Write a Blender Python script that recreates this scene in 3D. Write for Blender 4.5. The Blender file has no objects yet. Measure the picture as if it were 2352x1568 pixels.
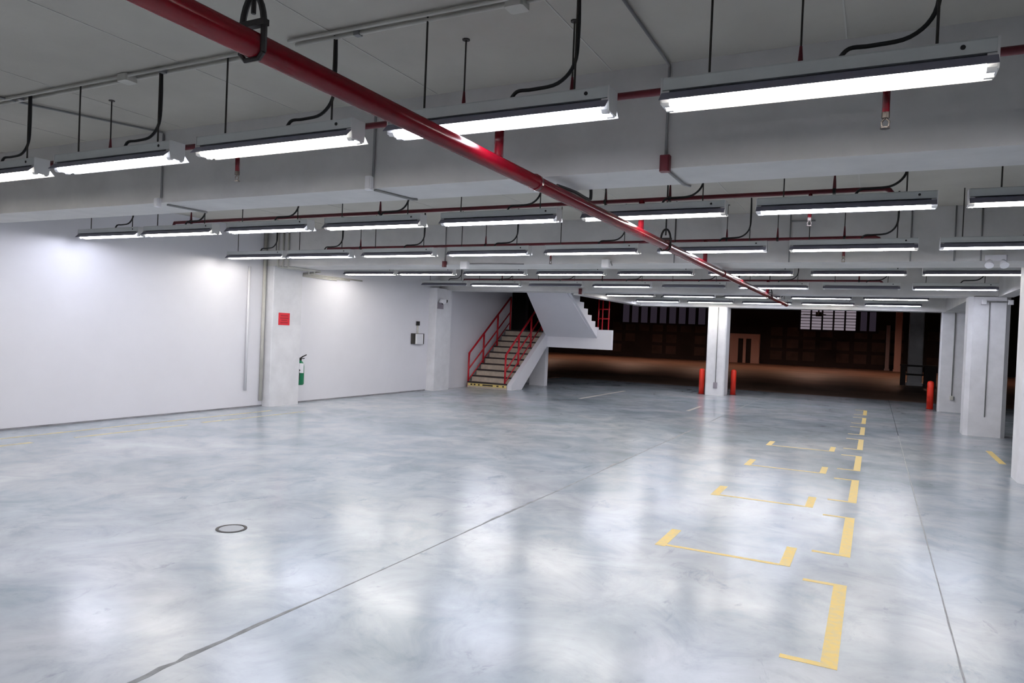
import bpy, math, random
from mathutils import Vector, Matrix
random.seed(7)
R = math.radians
SC = bpy.context.scene
COL = SC.collection

# ------------------------------------------------------------------ camera, world, exposure
yaw, pitch, roll = R(26.91), R(0.731), R(-2.38)
fw = Vector((-math.sin(yaw), math.cos(yaw), 0)); rt = Vector((math.cos(yaw), math.sin(yaw), 0)); dn = Vector((0, 0, -1))
fw, dn = math.cos(pitch)*fw + math.sin(pitch)*dn, math.cos(pitch)*dn - math.sin(pitch)*fw
rt, dn = math.cos(roll)*rt + math.sin(roll)*dn, math.cos(roll)*dn - math.sin(roll)*rt
cd = bpy.data.cameras.new('camera'); cam = bpy.data.objects.new('camera', cd); COL.objects.link(cam)
cam.matrix_world = Matrix(((rt.x, -dn.x, -fw.x, 0), (rt.y, -dn.y, -fw.y, 0), (rt.z, -dn.z, -fw.z, 1.5), (0, 0, 0, 1)))
cd.sensor_width = 36; cd.lens = 1640/2352*36; cd.clip_start = .02; cd.clip_end = 200
SC.camera = cam
w = bpy.data.worlds.new('world'); SC.world = w; w.use_nodes = True
w.node_tree.nodes['Background'].inputs[0].default_value = (.02, .02, .025, 1)
w.node_tree.nodes['Background'].inputs[1].default_value = .2
SC.view_settings.view_transform = 'Standard'; SC.view_settings.look = 'None'
SC.view_settings.gamma = 1; SC.view_settings.use_curve_mapping = False
SC.view_settings.exposure = 1.6
SC.cycles.use_denoising = True; SC.cycles.use_light_tree = False
SC.cycles.max_bounces = 4; SC.cycles.diffuse_bounces = 3; SC.cycles.glossy_bounces = 2; SC.cycles.use_adaptive_sampling = True; SC.cycles.adaptive_threshold = .04
SC.cycles.sample_clamp_indirect = 4
TUBE = 15.0          # brightness of a fluorescent tube

# ------------------------------------------------------------------ materials
def mat(name, col, rough=.6, metal=0, var=0, scale=4, bump=0, bscale=30, spec=.5, col2=None, rvar=0, detail=6, stretch=(1, 1, 1), emit=0, ramp=(.35, .65)):
    m = bpy.data.materials.new(name); m.use_nodes = True
    nt = m.node_tree; b = nt.nodes['Principled BSDF']
    b.inputs['Base Color'].default_value = (*col, 1); b.inputs['Roughness'].default_value = rough
    b.inputs['Metallic'].default_value = metal; b.inputs['Specular IOR Level'].default_value = spec
    if emit:
        b.inputs['Emission Color'].default_value = (*col, 1); b.inputs['Emission Strength'].default_value = emit
    if var or col2 or bump or rvar:
        tc = nt.nodes.new('ShaderNodeTexCoord'); mp = nt.nodes.new('ShaderNodeMapping')
        mp.inputs['Scale'].default_value = stretch
        nt.links.new(tc.outputs['Object'], mp.inputs[0])
    if var or col2 or rvar:
        n = nt.nodes.new('ShaderNodeTexNoise'); n.inputs['Scale'].default_value = scale
        n.inputs['Detail'].default_value = detail; n.inputs['Roughness'].default_value = .6
        nt.links.new(mp.outputs[0], n.inputs['Vector'])
        r = nt.nodes.new('ShaderNodeValToRGB')
        c2 = col2 or tuple(min(1, c*(1+var)) for c in col); c1 = col if col2 else tuple(c*(1-var) for c in col)
        r.color_ramp.elements[0].position, r.color_ramp.elements[1].position = ramp
        r.color_ramp.elements[0].color = (*c1, 1); r.color_ramp.elements[1].color = (*c2, 1)
        nt.links.new(n.outputs['Fac'], r.inputs[0]); nt.links.new(r.outputs[0], b.inputs['Base Color'])
        if rvar:
            mr = nt.nodes.new('ShaderNodeMapRange')
            mr.inputs['From Min'].default_value = .3; mr.inputs['From Max'].default_value = .7
            mr.inputs['To Min'].default_value = rough-rvar; mr.inputs['To Max'].default_value = rough+rvar
            nt.links.new(n.outputs['Fac'], mr.inputs['Value']); nt.links.new(mr.outputs[0], b.inputs['Roughness'])
    if bump:
        n2 = nt.nodes.new('ShaderNodeTexNoise'); n2.inputs['Scale'].default_value = bscale; n2.inputs['Detail'].default_value = 5
        nt.links.new(mp.outputs[0], n2.inputs['Vector'])
        bp = nt.nodes.new('ShaderNodeBump'); bp.inputs['Strength'].default_value = bump; bp.inputs['Distance'].default_value = .01
        nt.links.new(n2.outputs['Fac'], bp.inputs['Height']); nt.links.new(bp.outputs[0], b.inputs['Normal'])
    return m

def emitter(name, col, s):
    m = bpy.data.materials.new(name); m.use_nodes = True; nt = m.node_tree
    nt.nodes.remove(nt.nodes['Principled BSDF'])
    e = nt.nodes.new('ShaderNodeEmission'); e.inputs[0].default_value = (*col, 1); e.inputs[1].default_value = s
    nt.links.new(e.outputs[0], nt.nodes['Material Output'].inputs[0]); return m

def floor_material():
    m = mat('polished_concrete', (.4, .42, .45), rough=.2, bump=.03, bscale=9)
    nt = m.node_tree; b = nt.nodes['Principled BSDF']; L = nt.links.new
    tc = nt.nodes.new('ShaderNodeTexCoord')
    def noise(scale, detail, rough=.6, dist=0, st=(1, 1, 1)):
        mp = nt.nodes.new('ShaderNodeMapping'); mp.inputs['Scale'].default_value = st; L(tc.outputs['Object'], mp.inputs[0])
        n = nt.nodes.new('ShaderNodeTexNoise'); n.inputs['Scale'].default_value = scale; n.inputs['Detail'].default_value = detail
        n.inputs['Roughness'].default_value = rough; n.inputs['Distortion'].default_value = dist; L(mp.outputs[0], n.inputs['Vector']); return n
    def ramp(src, stops):
        r = nt.nodes.new('ShaderNodeValToRGB'); e = r.color_ramp.elements
        e[0].position, e[0].color = stops[0][0], (*stops[0][1], 1); e[1].position, e[1].color = stops[-1][0], (*stops[-1][1], 1)
        for p, c in stops[1:-1]:
            x = e.new(p); x.color = (*c, 1)
        L(src.outputs['Fac'], r.inputs[0]); return r
    def mix(kind, fac, a, c):
        x = nt.nodes.new('ShaderNodeMix'); x.data_type = 'RGBA'; x.blend_type = kind; x.inputs[0].default_value = fac
        L(a.outputs[0] if a.bl_idname != 'ShaderNodeMix' else a.outputs[2], x.inputs[6]); L(c.outputs[0], x.inputs[7]); return x
    big = ramp(noise(.6, 4, .6, .5), [(.3, (.275, .33, .38)), (.5, (.395, .44, .49)), (.68, (.515, .545, .585))])
    mid = ramp(noise(1.9, 6, .66, .7), [(.32, (.66, .7, .735)), (.5, (.94, .94, .95)), (.68, (1.1, 1.1, 1.1))])
    fine = ramp(noise(12, 4, .7), [(.25, (.86, .87, .88)), (.42, (1, 1, 1)), (.8, (1.02, 1.02, 1.02))])
    warm = ramp(noise(.4, 3, .5, .3), [(.45, (1, 1, 1)), (.7, (1.03, .985, .95))])
    scuff = ramp(noise(4, 5, .7, 1.0, (1, .5, 1)), [(.27, (.55, .58, .62)), (.38, (1, 1, 1)), (1, (1, 1, 1))])
    c = mix('MULTIPLY', .8, big, mid); c = mix('MULTIPLY', .8, c, fine); c = mix('MULTIPLY', .9, c, warm); c = mix('MULTIPLY', .75, c, scuff)
    L(c.outputs[2], b.inputs['Base Color'])
    nr = noise(1.6, 5, .65, .9)
    mr = nt.nodes.new('ShaderNodeMapRange'); mr.inputs['From Min'].default_value = .3; mr.inputs['From Max'].default_value = .7
    mr.inputs['To Min'].default_value = .165; mr.inputs['To Max'].default_value = .262
    L(nr.outputs['Fac'], mr.inputs['Value']); L(mr.outputs[0], b.inputs['Roughness'])
    return m

MT = dict(
    floor=floor_material(),
    joint=mat('joint_filler', (.17, .18, .19), .6, var=.25, scale=9),
    softjoint=mat('pale_joint_filler', (.26, .27, .28), .6, var=.2, scale=7),
    under=mat('floor_bed', (.12, .12, .125), .9),
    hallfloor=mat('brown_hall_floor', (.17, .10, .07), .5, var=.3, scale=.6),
    ceil=mat('ceiling_paint', (.475, .455, .405), .8, var=.06, scale=1.3, bump=.12, bscale=25),
    beam=mat('beam_paint', (.64, .63, .62), .75, var=.07, scale=2.2, bump=.15, bscale=18),
    wall=mat('white_wall_paint', (.82, .815, .865), .6, var=.015, scale=1.5, bump=.05, bscale=12),
    column=mat('column_paint', (.78, .78, .81), .6, var=.06, scale=3, bump=.12, bscale=12),
    base=mat('grey_base_line', (.22, .22, .24), .7, var=.2),
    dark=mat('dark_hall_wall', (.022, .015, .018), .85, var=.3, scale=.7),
    panel=mat('dark_panel', (.05, .028, .028), .7, var=.35, scale=1),
    steel=mat('enamel_housing', (.62, .65, .65), .45, var=.04),
    wing=mat('reflector_outside_shade', (.2, .2, .27), .4),  # shade and violet cast of the unlit outer side, put into the colour
    white=mat('reflector_white', (.85, .85, .84), .3),
    plastic=mat('lampholder_plastic', (.7, .7, .7), .5),
    off=mat('unlit_tube_glass', (.5, .52, .52), .25),
    warm=emitter('warm_tube', (1, .95, .89), TUBE), cool=emitter('cool_tube', (.84, .86, 1), TUBE),
    black=mat('black_rubber', (.012, .012, .013), .5),
    rod=mat('dark_steel_rod', (.06, .055, .05), .5, metal=.6),
    red=mat('red_pipe_enamel', (.13, .001, .006), .22, var=.12, scale=6),
    dred=mat('dark_red_enamel', (.12, .006, .014), .4, var=.15),
    rail=mat('red_rail_paint', (.5, .008, .02), .4, var=.12, scale=5),
    bright=mat('bollard_red', (.72, .03, .012), .4, var=.08),
    iron=mat('black_iron', (.02, .018, .018), .5, metal=.4),
    brass=mat('sprinkler_metal', (.05, .04, .035), .5, metal=.3),
    conduit=mat('painted_conduit', (.58, .57, .52), .6, var=.08),
    gconduit=mat('grey_conduit', (.24, .24, .24), .5, var=.1),
    box=mat('white_box_plastic', (.8, .8, .83), .4),
    yellow=mat('yellow_line_paint', (.78, .56, .16), .5, var=.12, scale=22, col2=(.62, .52, .27), ramp=(.4, .75)),
    faded=mat('faded_yellow_paint', (.6, .5, .24), .45, col2=(.5, .48, .4), scale=6),
    ghost=mat('worn_line_paint', (.47, .44, .4), .4, var=.1, scale=6),
    tread=mat('beige_tread', (.52, .44, .36), .7, var=.15, scale=8),
    nosing=mat('dark_nosing', (.03, .018, .018), .6),
    tape=mat('hazard_yellow', (.8, .62, .2), .5), green=mat('extinguisher_green', (.0, .19, .075), .3),
    tag=mat('white_paper', (.86, .86, .9), .7), sign=mat('red_sign', (.72, .012, .03), .45), signink=mat('dark_sign_ink', (.38, .005, .015), .5),
    pink=mat('pinkish_post', (.5, .33, .31), .7), greypost=mat('grey_post', (.3, .27, .31), .7),
    seam=mat('ceiling_seam', (.55, .54, .5), .8), drain=mat('drain_iron', (.3, .32, .35), .45),
    lit=emitter('daylit_pane', (.80, .68, .80), .09), dim=emitter('dim_pane', (.55, .42, .62), .013), hallfill=emitter('hall_fill_glow', (1, .57, .4), 190),  # window panes, then the glow of the added hall lamps
)

# ------------------------------------------------------------------ mesh building
class MB:
    def __init__(s): s.v, s.f, s.mi = [], [], []
    def add(s, vs, fs, mi=0):
        o = len(s.v); s.v += [tuple(v) for v in vs]; s.f += [[i+o for i in f] for f in fs]; s.mi += [mi]*len(fs); return s
    def box(s, x0, x1, y0, y1, z0, z1, mi=0):
        return s.add([(x, y, z) for z in (z0, z1) for y in (y0, y1) for x in (x0, x1)],
                     [(0, 2, 3, 1), (4, 5, 7, 6), (0, 1, 5, 4), (2, 6, 7, 3), (0, 4, 6, 2), (1, 3, 7, 5)], mi)
    def bbox(s, x0, x1, y0, y1, z0, z1, c=.005, mi=0):          # box with chamfered vertical edges
        p = [(x0+c, y0), (x1-c, y0), (x1, y0+c), (x1, y1-c), (x1-c, y1), (x0+c, y1), (x0, y1-c), (x0, y0+c)]
        return s.prism(p, z0, z1, 2, mi)
    def prism(s, poly, a, b, axis, mi=0):                       # polygon swept along an axis (2: xy->z, 0: yz->x, 1: xz->y)
        def P(u, v, t): return (u, v, t) if axis == 2 else ((t, u, v) if axis == 0 else (u, t, v))
        n = len(poly); vs = [P(u, v, a) for u, v in poly] + [P(u, v, b) for u, v in poly]
        fs = [tuple(range(n))[::-1], tuple(range(n, 2*n))] + [(i, (i+1) % n, n+(i+1) % n, n+i) for i in range(n)]
        if axis == 1: fs = [f[::-1] for f in fs]
        return s.add(vs, fs, mi)
    def tube(s, path, r, n=8, mi=0):
        path = [Vector(p) for p in path]; rs = r if isinstance(r, (list, tuple)) else [r]*len(path)
        up = None; vs = []
        for i, p in enumerate(path):
            d = (path[min(i+1, len(path)-1)] - path[max(i-1, 0)])
            d = d.normalized() if d.length > 1e-9 else Vector((0, 0, 1))
            if up is None:
                up = d.orthogonal().normalized()
            else:
                up = (up - d*up.dot(d)); up = up.normalized() if up.length > 1e-6 else d.orthogonal().normalized()
            q = d.cross(up)
            vs += [p + rs[i]*(math.cos(2*math.pi*k/n)*up + math.sin(2*math.pi*k/n)*q) for k in range(n)]
        m = len(path); fs = []
        for i in range(m-1):
            for k in range(n):
                a, b = i*n+k, i*n+(k+1) % n
                fs.append((a, b, b+n, a+n))
        fs += [tuple(range(n))[::-1], tuple(range((m-1)*n, m*n))]
        return s.add(vs, fs, mi)
    def build(s, name, m, parent=None, loc=None, smooth=False):
        me = bpy.data.meshes.new(name); me.from_pydata(s.v, [], s.f)
        for x in (m if isinstance(m, (list, tuple)) else [m]): me.materials.append(MT[x])
        me.polygons.foreach_set('material_index', s.mi)
        if smooth:
            me.polygons.foreach_set('use_smooth', [len(p.vertices) <= 4 for p in me.polygons])
        me.update()
        return place(name, me, parent, loc)

def place(name, me, parent=None, loc=None):
    o = bpy.data.objects.new(name, me); COL.objects.link(o)
    if parent: o.parent = parent
    if loc: o.location = loc
    return o
def tag(o, label, cat, group=None):
    o['label'] = label; o['category'] = cat
    if group: o['group'] = group
    return o
def thing(name, label, cat, loc=(0, 0, 0), group=None):
    return tag(place(name, None, None, loc), label, cat, group)
def struct(o):
    o['kind'] = 'structure'; return o
def copy_tree(o, parent=None):
    c = o.copy(); COL.objects.link(c); c.parent = parent
    for ch in [x for x in o.children]:
        copy_tree(ch, c)
    return c
def curve(pts, n=6):                                            # smooth path through points
    P = [Vector(p) for p in pts]; out = []
    for i in range(len(P)-1):
        a, b, c, d = P[max(i-1, 0)], P[i], P[i+1], P[min(i+2, len(P)-1)]
        for k in range(n):
            t = k/n
            out.append(.5*((2*b)+(c-a)*t+(2*a-5*b+4*c-d)*t*t+(3*b-a-3*c+d)*t**3))
    return out+[P[-1]]

# ------------------------------------------------------------------ setting
ZC = 3.12                                                       # underside of the slab
WX = -9.72                                                      # left wall
Y0, YE = -6.0, 20.7
# floor: bed, three cast bays divided by joints, brown hall floor
fl = struct(MB().box(-26, 8, Y0, 54, -.2, -.03).build('floor', 'under'))
for a, b in ((WX, -2.66), (-2.652, .426), (.434, 8)):
    MB().box(a, b, Y0, 23.2, -.03, 0).build('slab', 'floor', fl)
MB().box(-26, 8, 23.2, 54, -.03, -.002).box(-26, WX-.2, 20.5, 23.2, -.03, -.002).build('hall_slab', 'hallfloor', fl)
def jagged(x, y0, y1, w, amp, step, seed):
    r = random.Random(seed); m = MB(); L, Rr = [], []
    y = y0
    while y < y1:
        a = w + amp*max(0, math.sin(y*2.1+seed)*r.random()); b = w + amp*.6*max(0, math.sin(y*1.3+seed*2)*r.random())
        L.append((x-a, y)); Rr.append((x+b, y)); y += step
    n = len(L); vs = [(p[0], p[1], z) for z in (-.012, .0006) for p in L+Rr]; fs = []
    for i in range(n-1):
        fs += [(2*n+i, 3*n+i, 3*n+i+1, 2*n+i+1), (i, 2*n+i, 2*n+i+1, i+1), (n+i, n+i+1, 3*n+i+1, 3*n+i)]
    return m.add(vs, fs)
jagged(-2.656, .8, 20.4, .005, .03, .07, 3).build('joint_filler', 'joint', fl)
jagged(.43, 2, 14, .0035, .006, .1, 5).build('joint_filler', 'softjoint', fl)
# yellow bay markings
def marking(rects, m='yellow', name='bay_marking'):
    b = MB()
    for x0, x1, y0, y1 in rects: b.box(x0, x1, y0, y1, -.002, .0012)
    return b.build(name, m, fl)
for k in range(8):
    y = 3.64 + 1.985*k
    marking([(-.165, -.09, y, y+1.31), (-.345, -.165, y, y+.045), (-.345, -.165, y+1.265, y+1.31)])
for k in range(4):
    y = 5.12 + 1.985*k
    marking([(-1.365, -1.29, y, y+.5), (-.515, -.445, y+.03, y+.53), (-1.29, -.515, y+.02, y+.06)])
marking([(1.57, 1.65, 11.6, 12.95)])
for x0, x1, y0, y1 in ((-9.14, -9.08, 4.2, 9.0), (-8.66, -8.6, 5.35, 6.95), (-8.72, -8.64, 7.25, 7.6), (-8.67, -8.62, 7.6, 9.3), (-8.66, -8.58, 3.9, 4.85),
                       (-6.2, -6.12, 15.8, 19.2), (-3.49, -3.42, 15.1, 16.4)):
    marking([(x0, x1, y0, y1)], 'faded' if x0 < -8 else 'ghost')
# floor drain cover
dr = thing('drain_cover', 'small round iron drain cover set in the polished floor', 'drain', (-4.08, 3.69, 0))
b = MB(); n = 28
b.tube([(0, 0, -.02), (0, 0, .003)], .085, n); b.build('cover', 'drain', dr)
b = MB()
for k in range(n):
    a0, a1 = 2*math.pi*k/n, 2*math.pi*(k+1)/n
    q = [(.088*math.cos(a0), .088*math.sin(a0)), (.108*math.cos(a0), .108*math.sin(a0)), (.108*math.cos(a1), .108*math.sin(a1)), (.088*math.cos(a1), .088*math.sin(a1))]
    b.prism(q, -.02, .004, 2)
b.build('rim', 'iron', dr)

# ceiling slab (open over the stair), seams from the formwork
ce = struct(MB().box(WX, 8, Y0, 15.62, ZC, ZC+.2).box(-6.3, 8, 15.62, YE, ZC, ZC+.2).build('ceiling', 'ceil'))
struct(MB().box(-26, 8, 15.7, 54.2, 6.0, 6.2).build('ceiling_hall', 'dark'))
for x in (-8.0, -6.65, -5.32, -4.0, -2.76, -1.5, -.2):
    for ya, yb in ((Y0, 4.14), (4.61, 9.34), (10.11, 15.04)):
        MB().box(x-.004, x+.004, ya, yb, ZC-.003, ZC+.02).build('form_seam', 'seam', ce)
# beams
BEAMS = [((-1.25, -.8), 2.5), ((4.15, 4.6), 2.5), ((9.35, 10.1), 2.5), ((15.05, 15.62), 2.48), ((20.1, 20.7), 2.43)]
for i, ((ya, yb), z) in enumerate(BEAMS):
    x0 = WX if i < 4 else -6.3
    struct(MB().box(x0, 8 if i < 3 else 2.12, ya, yb, z, ZC+.05).build('ceiling_beam', 'beam'))
struct(MB().box(-6.36, -6.1, 15.62, 20.1, 2.44, ZC+.05).build('ceiling_beam', 'beam'))
struct(MB().box(1.9, 2.12, 10.6, 15.05, 2.47, ZC+.05).box(1.5, 2.12, 15.62, 20.1, 2.44, ZC+.05).build('ceiling_beam', 'beam'))
# walls
wl = struct(MB().box(WX-.2, WX, Y0, 19.05, 0, 6.0).build('wall_left', 'wall'))
struct(MB().box(WX, WX+.012, Y0, 9.36, 0, .025).box(WX, WX+.012, 10.08, 14.55, 0, .025).build('baseboard_left', 'base'))
struct(MB().box(WX-.2, 8, Y0-.2, Y0, 0, ZC).build('wall_back', 'wall'))
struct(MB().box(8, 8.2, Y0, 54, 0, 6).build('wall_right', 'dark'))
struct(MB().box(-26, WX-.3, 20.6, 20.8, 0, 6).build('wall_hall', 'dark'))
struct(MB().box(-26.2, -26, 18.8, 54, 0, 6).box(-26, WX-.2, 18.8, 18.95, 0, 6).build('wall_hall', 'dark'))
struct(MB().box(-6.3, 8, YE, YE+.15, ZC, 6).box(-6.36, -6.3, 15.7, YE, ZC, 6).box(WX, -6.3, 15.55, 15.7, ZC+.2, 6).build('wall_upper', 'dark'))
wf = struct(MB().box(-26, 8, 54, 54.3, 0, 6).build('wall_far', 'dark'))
# pilasters on the left wall and free columns
def column(x0, x1, y0, y1, z1, c=.05, m='column', name='column'):
    return struct(MB().bbox(x0, x1, y0, y1, 0, z1, c).build(name, m))
column(WX-.02, -9.53, 9.36, 10.08, 2.51, .012)
column(WX-.02, -9.5, 14.6, 15.3, 2.5, .012)
cR = column(1.54, 2.14, 9.97, 10.55, 2.6, .07)
c1 = column(1.47, 2.1, 15.05, 15.62, 2.49, .07)
c2 = column(1.44, 2.06, 20.36, 20.7, 2.44, .02)
cm = column(-4.13, -3.62, 20.02, 20.6, 2.44, .03)

# ------------------------------------------------------------------ fluorescent batten lights
def light_proto(kind):
    t = thing('fluorescent_light', 'x', 'ceiling light')
    h = .61; ty = .034; tz = 2.556; rz = ZC+.03
    MB().prism([(-.052, 2.604), (.052, 2.604), (.052, 2.652), (.046, 2.66), (-.046, 2.66), (-.052, 2.652)], -h, h, 0).build('housing', 'steel', t)
    b = MB()                                                    # folded reflector: white inside, outside coloured dark for its shade
    inn = [(-.094, 2.549), (-.056, 2.588), (-.02, 2.602), (.02, 2.602), (.056, 2.588), (.094, 2.549)]
    out = [(y, z+.0035) for y, z in inn]
    n = len(inn)
    vs = [(x, y, z) for x in (-h, h) for y, z in inn] + [(x, y, z) for x in (-h, h) for y, z in out]
    b.add(vs, [(i, i+1, n+i+1, n+i) for i in range(n-1)], 0)
    b.add(vs, [(2*n+i, 3*n+i, 3*n+i+1, 2*n+i+1) for i in range(n-1)]
          + [(0, n, 3*n, 2*n), (n-1, 3*n-1, 4*n-1, 2*n-1)] + [(i, 2*n+i, 2*n+i+1, i+1) for i in range(n-1)] + [(n+i, n+i+1, 3*n+i+1, 3*n+i) for i in range(n-1)], 1)
    b.build('reflector', ['white', 'wing'], t)
    for s in (-1, 1):
        MB().tube([(-h+.035, s*ty, tz), (h-.035, s*ty, tz)], .015, 8).build('tube', kind, t, smooth=True)
        e = MB().prism([(-.056, 2.658), (-.056, 2.588), (-.05, 2.545), (.05, 2.545), (.056, 2.588), (.056, 2.658)], s*h-.004, s*h+.004, 0)
        for q in (-1, 1): e.prism([(q*ty-.02, 2.6), (q*ty-.018, 2.55), (q*ty-.008, 2.537), (q*ty+.008, 2.537), (q*ty+.018, 2.55), (q*ty+.02, 2.6)], s*(h-.018)-.016, s*(h-.018)+.016, 0)
        e.build('end_cap', 'plastic', t)
        MB().tube([(s*.42, 0, 2.658), (s*.42, 0, rz+.01)], .0055, 6).build('suspension_rod', 'rod', t)
    MB().tube(curve([(.42, .012, rz), (.425, .012, 2.95), (.41, .012, 2.8), (.33, .012, 2.72), (.2, .01, 2.705), (.12, 0, 2.70), (.08, 0, 2.656)], 5), .0095, 6).build('power_cable', 'black', t, smooth=True)
    MB().tube([(.5, -.0515, 2.632), (.5, -.0545, 2.632)], .009, 10).build('knockout_plug', 'black', t)
    return t
PROTO = {k: light_proto(k) for k in ('warm', 'cool', 'off')}
used = set()
ORD = ['zeroth', 'first', 'second', 'third', 'fourth', 'fifth', 'sixth', 'seventh', 'eighth', 'ninth']
def put_light(kind, x, y, label, group):
    o = PROTO[kind] if kind not in used else copy_tree(PROTO[kind])
    used.add(kind); o.location = (x, y, -.03); tag(o, label, 'ceiling light', group)
    return o
ROWS = {1: 3.1, 2: 5.9, 3: 8.35, 4: 11.25, 5: 14.0, 6: 17.0, 7: 19.5, 0: .35}
for r, y in ROWS.items():
    ks = range(-1, 7) if 0 < r < 6 else (range(0, 5) if r else range(-1, 4))
    for k in ks:
        x = (-.26 - 1.462*k - (.05 if k < 0 else (-.14 if k == 6 else 0))) if r < 6 else (.35 - 1.442*k)
        kind = 'cool' if (k+r) % 2 == 0 and r != 4 else 'warm'
        if r == 1: kind = 'cool' if k in (1, 3, -1) else 'warm'
        if r in (6, 7): kind = 'cool' if (k+r) % 2 else 'warm'
        if r == 5 and k in (0, 2, 4, 6): kind = 'off'
        state = {'warm': 'warm lit', 'cool': 'cool lit', 'off': 'unlit'}[kind]
        j = k - 1
        if j == 0: pos = 'above the red main pipe'
        elif j < 0: pos = '%s columnward of red main pipe' % ORD[-j]
        else: pos = '%s wallward of red main pipe' % ORD[j]
        put_light(kind, x, y, '%s batten light, %s, %s row from dark hall' % (state, pos, ORD[8-r]), 'fluorescent batten lights')

# ------------------------------------------------------------------ sprinkler pipes
PX, PZ = -1.865, 2.41
mp = thing('sprinkler_main_pipe', 'thick glossy red sprinkler main pipe hung in clevis hangers under the lights', 'pipe', (PX, 0, 0))
b = MB().tube([(0, -3, PZ), (0, 17.6, PZ)], .043, 20); b.build('pipe', 'red', mp, smooth=True)
for y in (3.9, 6.95, 9.85, 14.8): MB().tube([(0, y-.022, PZ), (0, y+.022, PZ)], .049, 16).build('coupling', 'red', mp, smooth=True)
MB().tube([(0, 17.58, PZ), (0, 17.66, PZ)], .05, 16).build('end_cap', 'red', mp, smooth=True)
for y in (1.7, 6.9, 14.6):
    b = MB()
    lp = [(.05*math.cos(a)*1.0, y, PZ+.04+.12*math.sin(a)) for a in [math.pi*i/12 for i in range(13)]]
    lp = [(.05, y, PZ-.03)]+lp+[(-.05, y, PZ-.03)]
    b.tube([(x, y-.0, z) for x, _, z in lp], .0105, 6)
    b.box(-.06, .06, y-.012, y+.012, PZ+.055, PZ+.075)
    b.tube([(.05, y, PZ-.03), (.03, y, PZ-.05), (-.03, y, PZ-.05), (-.05, y, PZ-.03)], .009, 6)
    h = b.build('clevis_hanger', 'iron', mp)
    MB().tube([(0, y, PZ+.1), (0, y, ZC+.01)], .008, 6).build('hanger_rod', 'iron', h)
def branch(y, x0, x1, ry, heads, hangers, label, z=2.7, ups=()):
    t = thing('sprinkler_branch_pipe', label, 'pipe', (0, y, 0))
    pts = [(x0-.02, 0, z-.05), (x0, 0, z), (x1, 0, z), (x1+.03, 0, z-.012), (x1+.05, 0, z-.04)]
    MB().tube(pts, .0185, 10).build('pipe', 'dred', t, smooth=True)
    MB().tube([(PX, 0, PZ+.03), (PX, 0, z)], .026, 12).build('riser', 'red', t, smooth=True)
    for x in heads:                                             # pendant sprinklers
        MB().tube([(x, 0, z), (x, 0, z-.2)], .015, 8).build('drop_nipple', 'red', t, smooth=True)
        hd = MB().tube([(x, 0, z-.2), (x, 0, z-.225)], .016, 8)
        for s in (-1, 1): hd.tube([(x, 0, z-.222), (x+s*.015, 0, z-.24), (x+s*.012, 0, z-.258), (x, 0, z-.265)], .004, 5)
        hd.tube([(x, 0, z-.263), (x, 0, z-.269)], .02, 10)
        hd.build('sprinkler_head', 'brass', t)
    for x in hangers:
        g = MB().tube([(x, 0, z+.015), (x, 0, ZC+.01)], .005, 6); g.tube([(x, 0, ZC-.006), (x, 0, ZC+.005)], .022, 8)
        g.build('hanger_rod', 'rod', t)
        MB().tube([(x-.011, 0, z), (x+.011, 0, z)], .026, 8).build('pipe_clamp', 'iron', t)
        MB().tube([(x, 0, z+.01), (x, 0, z+.07), (x, 0, z+.13)], [.014, .011, .006], 8).build('rod_coupling', 'dred', t)
    return t
branch(3.42, -6.6, .62, 3.42, (-.0, -3.85), (-.35, -1.45, -2.1, -5.2), 'red sprinkler branch pipe behind the seventh row of lights from dark hall')
branch(6.07, -7.9, .02, 6.07, (-.5,), (-.33, -1.62, -2.2, -4.7, -7.6), 'dark red sprinkler branch pipe behind the sixth row of lights from dark hall')
branch(8.72, -7.75, -.04, 8.72, (-.35, -3.9), (-.35, -1.62, -1.05, -4.9, -7.1), 'dark red sprinkler branch pipe behind the fifth row of lights from dark hall')
branch(14.35, -8.6, .03, 14.35, (), (-.3, -2.4, -5.2, -7.6), 'dark red sprinkler branch pipe behind the third row of lights from dark hall', z=2.69)

# ------------------------------------------------------------------ conduits and boxes
def conduit(paths, label, m='conduit', r=.011, name='conduit', clips=()):
    t = thing(name, label, 'conduit')
    for p in paths: MB().tube(p, r, 8).build('tube', m, t, smooth=True)
    for c in clips: MB().box(c[0]-.018, c[0]+.018, c[1]-.018, c[1]+.018, c[2]-.012, c[2]+.012).build('clip', 'gconduit', t)
    return t
zc = ZC-.016
t = conduit([[(-9.5, 3.07, zc), (-3.45, 3.07, zc)], [(-9.5, 3.135, zc), (-3.4, 3.135, zc), (-3.25, 3.1, zc)], [(-3.05, 3.04, zc), (1.2, 3.05, zc)], [(-3.05, 3.1, zc), (1.2, 3.115, zc)]],
            'pair of painted conduits along the ceiling above the row of lights at alarm box beam', clips=[(x, 3.1, zc-.002) for x in (-8, -6.4, -5.8, -4.2, -2.6, -1.2, .4)])
for x in (-4.55, -1.62): MB().bbox(x-.05, x+.05, 3.05, 3.14, ZC-.05, ZC-.004, .01).build('junction_box', 'conduit', t)
conduit([[(-5.52, 2.2, zc), (-5.95, 2.95, zc), (-5.9, 3.2, zc), (-5.57, 4.13, zc), (-5.57, 4.138, zc-.02), (-5.57, 4.138, 2.54)], [(-5.57, 4.2, 2.49), (-5.55, 4.6, 2.49)]],
        'thin conduit crossing the ceiling to a white box on the beam face', 'gconduit', .009)
conduit([[(-3.27, 3.2, zc), (-3.28, 4.13, zc), (-3.28, 4.138, zc-.02), (-3.28, 4.138, 2.58)], [(-3.28, 4.16, 2.49), (-3.22, 4.55, 2.49), (-3.18, 4.56, 2.49)]],
        'thin conduit down the beam face ending at a square white box', 'gconduit', .009)
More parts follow.
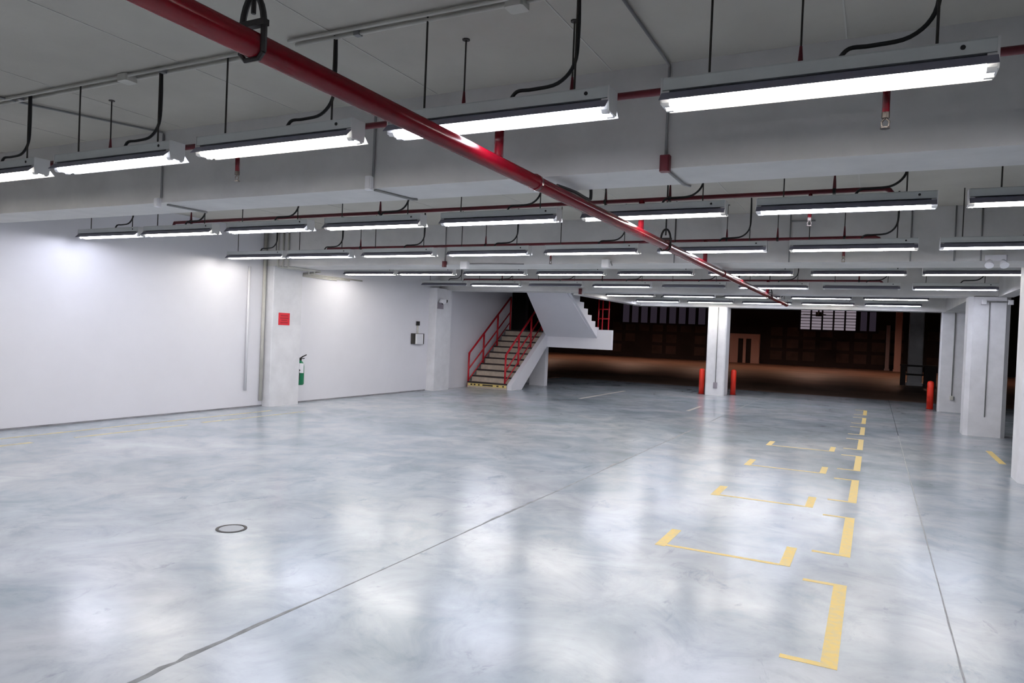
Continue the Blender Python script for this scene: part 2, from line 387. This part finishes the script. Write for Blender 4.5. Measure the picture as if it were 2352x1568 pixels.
conduit([[(-1.13, 2.4, zc), (-1.14, 4.13, zc), (-1.14, 4.138, zc-.02), (-1.14, 4.138, 2.57)], [(-1.13, 4.15, 2.488), (-1.13, 4.55, 2.488), (-1.1, 4.61, 2.488)]],
        'thin conduit running down the beam face to the large red alarm box', 'gconduit', .008)
def wallbox(name, x0, x1, y0, y1, z0, z1, m, label, cat='box', c=.006):
    t = thing(name, label, cat, (0, 0, 0))
    MB().bbox(x0, x1, y0, y1, z0, z1, c).build('body', m, t)
    MB().box(x0+.008, x1-.008, y0-.004, y0+.002, z0+.008, z1-.008).build('cover', m, t)
    return t
wallbox('alarm_box', -1.166, -1.108, 4.1, 4.15, 2.475, 2.57, 'dred', 'dark red alarm box on the beam crossed by its conduit', 'alarm')
wallbox('junction_box', -3.335, -3.28, 4.11, 4.15, 2.485, 2.585, 'box', 'square white junction box at the bottom edge of the beam, conduit beside it', 'box')
wallbox('junction_box', -5.63, -5.575, 4.11, 4.15, 2.46, 2.535, 'box', 'small white junction box on the beam under the ceiling-crossing conduit')
wallbox('alarm_box', -5.985, -5.925, 9.3, 9.35, 2.46, 2.55, 'dred', 'dark red alarm box on the second beam under a thin conduit', 'alarm')
conduit([[(-5.955, 9.338, 2.55), (-5.955, 9.338, ZC)]], 'thin conduit down the second beam above its red alarm box', 'gconduit', .008)
wallbox('alarm_box', -5.99, -5.92, 15.0, 15.05, 2.42, 2.55, 'dred', 'dark red alarm box on the beam before the stair', 'alarm')
wallbox('junction_box', -5.65, -5.52, 9.28, 9.35, 2.43, 2.54, 'box', 'white box beside the red alarm box on the second beam')
wallbox('junction_box', -3.39, -3.28, 9.28, 9.35, 2.44, 2.55, 'box', 'white box alone on the second beam near the middle of the room')
conduit([[(-5.5, 9.338, 2.51), (-4.6, 9.338, 2.5)], [(-3.27, 9.338, 2.53), (-3.25, 9.338, 2.47)]], 'short grey conduits joining the white boxes along the second beam', 'gconduit', .008)
conduit([[(x, 9.338, 2.5), (x, 9.338, ZC)] for x in (-.98, .32, .75, 1.0)], 'thin grey conduits side by side up the second beam face near the columns', 'gconduit', .008)
conduit([[(-.98, 9.338, 3.0), (-.7, 9.338, 3.0)], [(-2.4, 9.338, 2.5), (-2.4, 9.338, ZC)]], 'thin conduit stub bent across the second beam face', 'gconduit', .008)
# twin-spot emergency light on the second beam
t = thing('emergency_light', 'white twin-spot emergency light on the second beam near the columns', 'emergency light', (1.14, 9.3, 0))
MB().bbox(-.1, .1, 0, .05, 2.5, 2.56, .01).build('body', 'box', t)
for s in (-1, 1):
    MB().tube([(s*.06, .02, 2.5), (s*.065, -.02, 2.47), (s*.07, -.05, 2.44)], [.02, .035, .045], 10).build('spot_lamp', 'box', t, smooth=True)
# spot light on the far pilaster, switch box on the wall
t = thing('wall_spotlight', 'dark wall spotlight with grey bracket high on the pilaster before the stair', 'spotlight', (-9.5, 14.75, 0))
MB().box(-.01, .03, -.12, .12, 2.0, 2.16).build('back_plate', 'greypost', t)
MB().tube([(.02, -.06, 2.17), (.1, -.08, 2.2), (.2, -.1, 2.17)], [.03, .055, .06], 10).build('lamp_head', 'box', t, smooth=True)
MB().tube([(.0, .05, 2.1), (.08, .08, 2.2), (.14, .12, 2.19)], [.02, .03, .035], 8).build('lamp_head', 'iron', t, smooth=True)
t = thing('switch_box', 'small white isolator switch in a dark frame on the white wall', 'switch', (WX, 14.13, 0))
MB().bbox(0, .06, -.25, .25, 1.13, 1.38, .02).build('frame', 'rod', t)
MB().bbox(.05, .1, -.15, .15, 1.13, 1.37, .02).build('cover', 'box', t)
MB().tube([(.02, 0, 1.38), (.02, 0, 1.6)], .02, 8).build('conduit', 'conduit', t)
MB().bbox(0, .05, -.05, .05, 1.57, 1.67, .01).build('plug', 'iron', t)
# conduits by the first pilaster
conduit([[(-9.69, 8.95, 0.3), (-9.69, 8.95, 2.45)]], 'bright white vertical conduit on the wall beside the first pilaster', 'box', .022)
conduit([[(-9.69, 9.3, .1), (-9.69, 9.3, ZC)]], 'grey vertical conduit in the corner of the first pilaster', 'conduit', .03)
for i, (x, z) in enumerate(((-9.42, 2.4), (-9.3, 2.425), (-9.18, 2.45))):
    conduit([[(x, 9.33, ZC-.002), (x, 9.33, 2.5), (x, 9.345, 2.485), (x, 9.37, 2.48), (x, 10.1+.02*i, 2.48), (x-.02, 10.14+.02*i, z+.02), (-9.67, 10.2+.02*i, z), (-9.695, 10.26, z), (-9.695, 11.2+i*.4, z)]],
            '%s conduit bending off the beam and along the wall beside the extinguisher pilaster' % ('first', 'second', 'third')[i], 'conduit', .014)
# sign and extinguisher on the first pilaster
t = thing('safety_sign', 'small square red sign on the white pilaster', 'sign', (-9.53, 9.64, 0))
MB().box(-.004, .006, -.135, .135, 1.46, 1.68).build('plate', 'sign', t)
for i, (a, z) in enumerate(((.09, 1.63), (.1, 1.585), (.07, 1.545), (.09, 1.505))): MB().box(.0055, .0075, -a, a, z-.009, z+.009).build('print_line', 'signink', t)
t = thing('fire_extinguisher', 'green fire extinguisher with white tag hung on the pilaster side', 'extinguisher', (-9.6, 10.17, 0))
MB().tube([(0, 0, .35), (0, 0, .37), (0, 0, .7), (0, 0, .75), (0, 0, .79), (0, 0, .81)], [.06, .075, .075, .065, .035, .022], 20).build('cylinder', 'green', t, smooth=True)
v = MB().tube([(0, 0, .8), (0, 0, .86)], .022, 10).build('valve', 'iron', t)
MB().tube([(0, 0, .85), (.03, .02, .88), (.1, .05, .92)], [.012, .012, .009], 6).build('lever', 'iron', v)
MB().tube([(0, 0, .84), (.08, .02, .85)], .008, 6).build('handle', 'iron', v)
MB().tube(curve([(-.01, .02, .84), (-.07, .07, .8), (-.07, .08, .6), (-.04, .085, .5)]), .011, 8).build('hose', 'black', t, smooth=True)
MB().prism([(.02, -.09), (.13, -.05), (.135, -.053), (.025, -.094)], .58, .76, 2).build('tag', 'tag', t)
MB().box(-.06, .06, -.085, -.07, .45, .65).box(-.08, .08, -.092, -.08, .62, .64).build('bracket', 'rod', t)

# column fittings
conduit([[(1.78, 15.03, .35), (1.78, 15.03, 2.4)]], 'thin conduit down the face of the wide column', 'gconduit', .009)
t = thing('conduit', 'horizontal conduit with white end boxes across the wide column top', 'conduit')
MB().tube([(1.72, 14.99, 2.39), (2.08, 14.99, 2.39)], .012, 8).build('tube', 'gconduit', t)
for x in (1.69, 2.08): MB().bbox(x-.04, x+.04, 14.96, 15.05, 2.34, 2.42, .01).build('end_box', 'box', t)
conduit([[(1.72, 20.34, .4), (1.72, 20.34, 2.42)]], 'thin conduit down the column beside the bright red bollard', 'gconduit', .012)
wallbox('outlet_box', 1.68, 1.76, 20.3, 20.36, .3, .4, 'conduit', 'small outlet box low on the column beside the lone bollard', 'outlet')
conduit([[(-3.85, 20.0, .32), (-3.85, 20.0, 2.42)]], 'thin conduit down the middle of the column between two bollards', 'gconduit', .012)
wallbox('outlet_box', -3.9, -3.8, 19.97, 20.02, .2, .36, 'greypost', 'small outlet box low on the column between two bollards', 'outlet')

# ------------------------------------------------------------------ bollards
def bollard(x, y, label):
    t = thing('bollard', label, 'bollard', (x, y, 0), 'red bollards guarding the columns')
    MB().tube([(0, 0, 0), (0, 0, .66), (0, 0, .7), (0, 0, .715)], [.075, .075, .06, .02], 16).build('post', 'bright', t, smooth=True)
    MB().tube([(0, 0, 0), (0, 0, .012)], .1, 16).build('base_ring', 'dred', t)
bollard(-4.26, 20.2, 'red bollard on the stair side of the column between two bollards')
bollard(-3.5, 20.75, 'red bollard on the open floor side of the column between two bollards')
bollard(1.3, 20.8, 'lone red bollard beside the column with a thin conduit')

# ------------------------------------------------------------------ staircase
st = thing('staircase', 'concrete dog-leg staircase with beige treads and red steel railings', 'staircase', (-9.0, 16.4, 0))
OX, OY = -9.0, 16.4
def S(b, name, m, parent=st, smooth=False):
    b.v = [(x-OX, y-OY, z) for x, y, z in b.v]; return b.build(name, m, parent, smooth=smooth)
rise, run = .157, .23
for i in range(10):
    y = 16.4 + i*run; z = i*rise
    s_ = S(MB().box(-9.6, -8.42, y, y+run+.06, max(0, z-.12), z+rise), 'step', 'tread')
    S(MB().box(-9.6, -8.42, y-.012, y+.05, z+rise-.035, z+rise+.004), 'nosing', 'nosing', s_)
    if i == 0:
        S(MB().box(-9.58, -8.44, y-.006, y, .05, .115), 'hazard_strip', 'tape', s_)
        for a, c in ((-9.5, -9.45), (-9.4, -9.35), (-9.27, -9.22), (-9.14, -8.83), (-8.72, -8.66), (-8.55, -8.5)):
            S(MB().box(a, c, y-.009, y-.005, .065, .1), 'hazard_print', 'nosing', s_)
S(MB().prism([(16.42, 0), (17.02, 0), (18.62, 1.2), (18.62, 1.57), (18.55, 1.57), (16.42, .14)], -8.42, -8.29, 0), 'stringer', 'wall')
S(MB().prism([(16.5, 0), (16.62, 0), (18.6, 1.35), (18.6, 1.5)], -9.6, -8.42, 0), 'soffit', 'wall')
S(MB().box(-9.7, -6.9, 18.72, 19.95, 1.3, 1.57), 'landing', 'wall')
S(MB().box(-8.42, -6.4, 18.56, 18.72, 1.13, 1.46), 'landing_beam', 'wall')
S(MB().box(-6.88, -6.4, 18.56, 18.72, 1.46, 1.67), 'landing_kerb', 'wall')
S(MB().box(-9.55, -9.1, 19.5, 19.9, 0, 1.3), 'pier', 'wall')
S(MB().box(-8.9, -8.42, 18.75, 18.95, 0, 1.3), 'pier', 'wall')
r2, t2 = .155, .3
for i in range(10):
    y = 18.62 - i*t2; z = 1.57 + i*r2
    S(MB().box(-8.3+.055*i, -6.86, y-t2-.04, y, z+.03, z+r2), 'step', 'wall')
b = MB(); bl = [(-8.36, 18.62), (-6.87, 18.62), (-6.87, 15.72), (-7.85, 15.72)]; zz = [1.40, 1.40, 2.90, 2.90]
b.add([(x, y, z) for (x, y), z in zip(bl, zz)] + [(x, y, z+.16) for (x, y), z in zip(bl, zz)], [(0, 3, 2, 1), (4, 5, 6, 7), (0, 1, 5, 4), (1, 2, 6, 5), (2, 3, 7, 6), (3, 0, 4, 7)])
S(b, 'soffit', 'wall')
teeth = [(18.66, 1.38)]
for i in range(9): teeth += [(18.66-.3*i, 1.74+.155*i), (18.66-.3*(i+1), 1.74+.155*i)]
teeth += [(15.96, 2.84)]
S(MB().prism(teeth[::-1], -6.87, -6.8, 0), 'stringer', 'wall')
def railing(x, y0, z0, y1, z1, h=.92, posts=4):
    rl = S(MB().tube([(x, y0, z0+h-.1), (x, y0+.03, z0+h), (x, y1, z1+h)], .026, 10), 'railing', 'rail', smooth=True)
    S(MB().tube([(x, y0, z0+h*.52), (x, y1, z1+h*.52)], .02, 8), 'mid_rail', 'rail', rl, True)
    S(MB().tube([(x, y0, z0+h*.2), (x, y1, z1+h*.2)], .016, 8), 'low_rail', 'rail', rl, True)
    for i in range(posts):
        f = i/(posts-1); y = y0+(y1-y0)*f; z = z0+(z1-z0)*f
        S(MB().tube([(x, y, max(0, z-.1)), (x, y, z+h)], .026, 8), 'post', 'rail', rl, True)
railing(-8.5, 16.43, 0, 18.62, 1.57)
railing(-9.6, 16.43, 0, 18.75, 1.62)
rl = S(MB().tube([(-6.82, 18.64, 2.5), (-6.46, 18.64, 2.5)], .02, 8), 'railing', 'rail', smooth=True)
for z in (1.98, 2.24): S(MB().tube([(-6.84, 18.64, z), (-6.5, 18.64, z)], .017, 8), 'cross_rail', 'rail', rl, True)
for x in (-6.82, -6.7, -6.52): S(MB().tube([(x, 18.64, 1.6), (x, 18.64, 2.5)], .018, 8), 'post', 'rail', rl, True)

# ------------------------------------------------------------------ dark hall beyond
for i in range(30):                                             # panels of the far wall
    for j in range(3):
        x = -25 + i*1.08; z = .35 + j*.85
        if -9.9 < x+.4 < -7 or random.random() < .15: continue
        MB().box(x, x+.78, 53.96, 54.01, z, z+.62).build('wall_panel', 'panel', wf)
def window(name, x0, x1, z0, z1, nx, nz, pm, gap, slats):
    t = struct(MB().box(x0-.1, x1+.1, 53.9, 54.02, z0-.1, z1+.1).build(name, 'dark'))
    dx, dz = (x1-x0)/nx, (z1-z0)/nz
    for i in range(nx):
        for j in range(nz):
            p = MB().box(x0+i*dx+gap, x0+(i+1)*dx-gap, 53.87, 53.91, z0+j*dz+.03, z0+(j+1)*dz-.03).build('pane', pm, t)
            if slats:
                s = MB()
                for q in range(1, slats):
                    z = z0+j*dz+dz*q/slats; s.box(x0+i*dx+gap, x0+(i+1)*dx-gap, 53.85, 53.88, z-.02, z+.02)
                s.build('louvre', 'greypost', p)
    return t
window('window_1', -4.75, -1.15, 2.55, 4.2, 5, 2, 'lit', .06, 4)
window('window_2', -17.8, -11.2, 2.65, 4.2, 9, 1, 'dim', .12, 0)
window('window_3', -1.0, .1, 2.55, 3.9, 2, 1, 'dim', .08, 0)
t = thing('booth', 'pale booth front with two dark doorways against the far wall', 'booth', (-8.37, 53.6, 0))
b = MB()
for a, c in ((-1.03, -.45), (-.1, .1), (.45, 1.03)): b.box(a, c, 0, .36, .0, 1.75)
b.box(-1.03, 1.03, 0, .36, 1.75, 2.1).build('front', 'pink', t)
MB().box(-.45, -.1, .1, .34, 0, 1.75).build('doorway', 'dark', t); MB().box(.1, .45, .1, .34, 0, 1.75).build('doorway', 'dark', t)
def hall_post(x0, x1, y, z1, m, label):
    t = thing('hall_column', label, 'column', ((x0+x1)/2, y, 0)); w2 = (x1-x0)/2
    MB().bbox(-w2, w2, -w2, w2, 0, z1, .03).build('shaft', m, t); MB().bbox(-w2-.04, w2+.04, -w2-.04, w2+.04, 0, .12, .03).build('plinth', m, t)
    return t
hall_post(1.15, 1.55, 52.5, 6, 'pink', 'slim pinkish column at the far wall of the dark hall')
hall_post(.66, .9, 53.4, 3.0, 'greypost', 'short thin grey post beside the slim pinkish column')
t = hall_post(1.25, 1.78, 33.8, 6, 'column', 'grey hall column with two black bands at its foot')
for z in (.42, .78): MB().box(-.31, .31, -.31, .31, z, z+.07).build('band', 'nosing', t)
t = thing('column_guard', 'black steel guard frame beside the banded hall column', 'guard', (2.05, 33.6, 0))
MB().box(-.2, .22, -.2, .2, 0, .8).build('body', 'nosing', t); MB().box(-.24, .26, -.24, .24, .8, .86).build('top_bar', 'nosing', t)
t = thing('column_guard', 'narrow black guard on the booth side of the banded hall column', 'guard', (1.08, 33.6, 0))
MB().box(-.08, .1, -.2, .2, 0, .8).build('body', 'nosing', t); MB().box(-.1, .12, -.24, .24, .8, .86).build('top_bar', 'nosing', t)
t = thing('ceiling_fan', 'dark industrial ceiling fan in front of the lit far window', 'fan', (-3.3, 50, 0))
MB().tube([(0, 0, 3.45), (0, 0, 6.02)], .05, 8).build('rod', 'iron', t); MB().tube([(0, 0, 3.35), (0, 0, 3.6)], .18, 12).build('motor', 'iron', t)
for k in range(4):
    a = k*math.pi/2+.4; c, s = math.cos(a), math.sin(a)
    q = [(c*.15-s*.09, s*.15+c*.09), (c*.95-s*.12, s*.95+c*.12), (c*.95+s*.12, s*.95-c*.12), (c*.15+s*.09, s*.15-c*.09)]
    MB().prism(q, 3.42, 3.46, 2).build('blade', 'iron', t)
for i, (x, y) in enumerate(((-20, 44), (-14.5, 46), (-9, 44), (-3.5, 46), (2, 44))):     # added unseen lamps to brighten the far hall; shades hide their glow
    t = thing('hall_fill_lamp', 'added warm fill lamp with a shade under the dark hall ceiling', 'lamp', (x, y, 5.2), 'added fill lamps in the dark hall')
    MB().tube([(0, 0, .3), (0, 0, .79)], .02, 6).build('rod', 'iron', t)
    n = 20; b = MB(); prof = [(.42, -.1), (.3, .2), (.1, .32), (.085, .31), (.285, .19), (.405, -.1)]
    vs = [(r*math.cos(2*math.pi*k/n), r*math.sin(2*math.pi*k/n), z) for r, z in prof for k in range(n)]
    b.add(vs, [(j*n+k, j*n+(k+1) % n, (j+1) % 6*n+(k+1) % n, (j+1) % 6*n+k) for j in range(6) for k in range(n)]).build('shade', 'iron', t)
    MB().tube([(0, 0, .04), (0, 0, .2)], [.15, .1], 12).build('fill_glass', 'hallfill', t)

t = thing('cable', 'black cable lying along the red main pipe under the first beam', 'cable')
MB().tube(curve([(PX-.01, 4.25, PZ+.052), (PX+.005, 4.5, PZ+.06), (PX+.01, 4.75, PZ+.055), (PX+.02, 4.78, PZ+.08), (PX+.04, 4.7, 2.6), (PX+.05, 4.62, 2.7)], 4), .012, 6).build('tube', 'black', t)
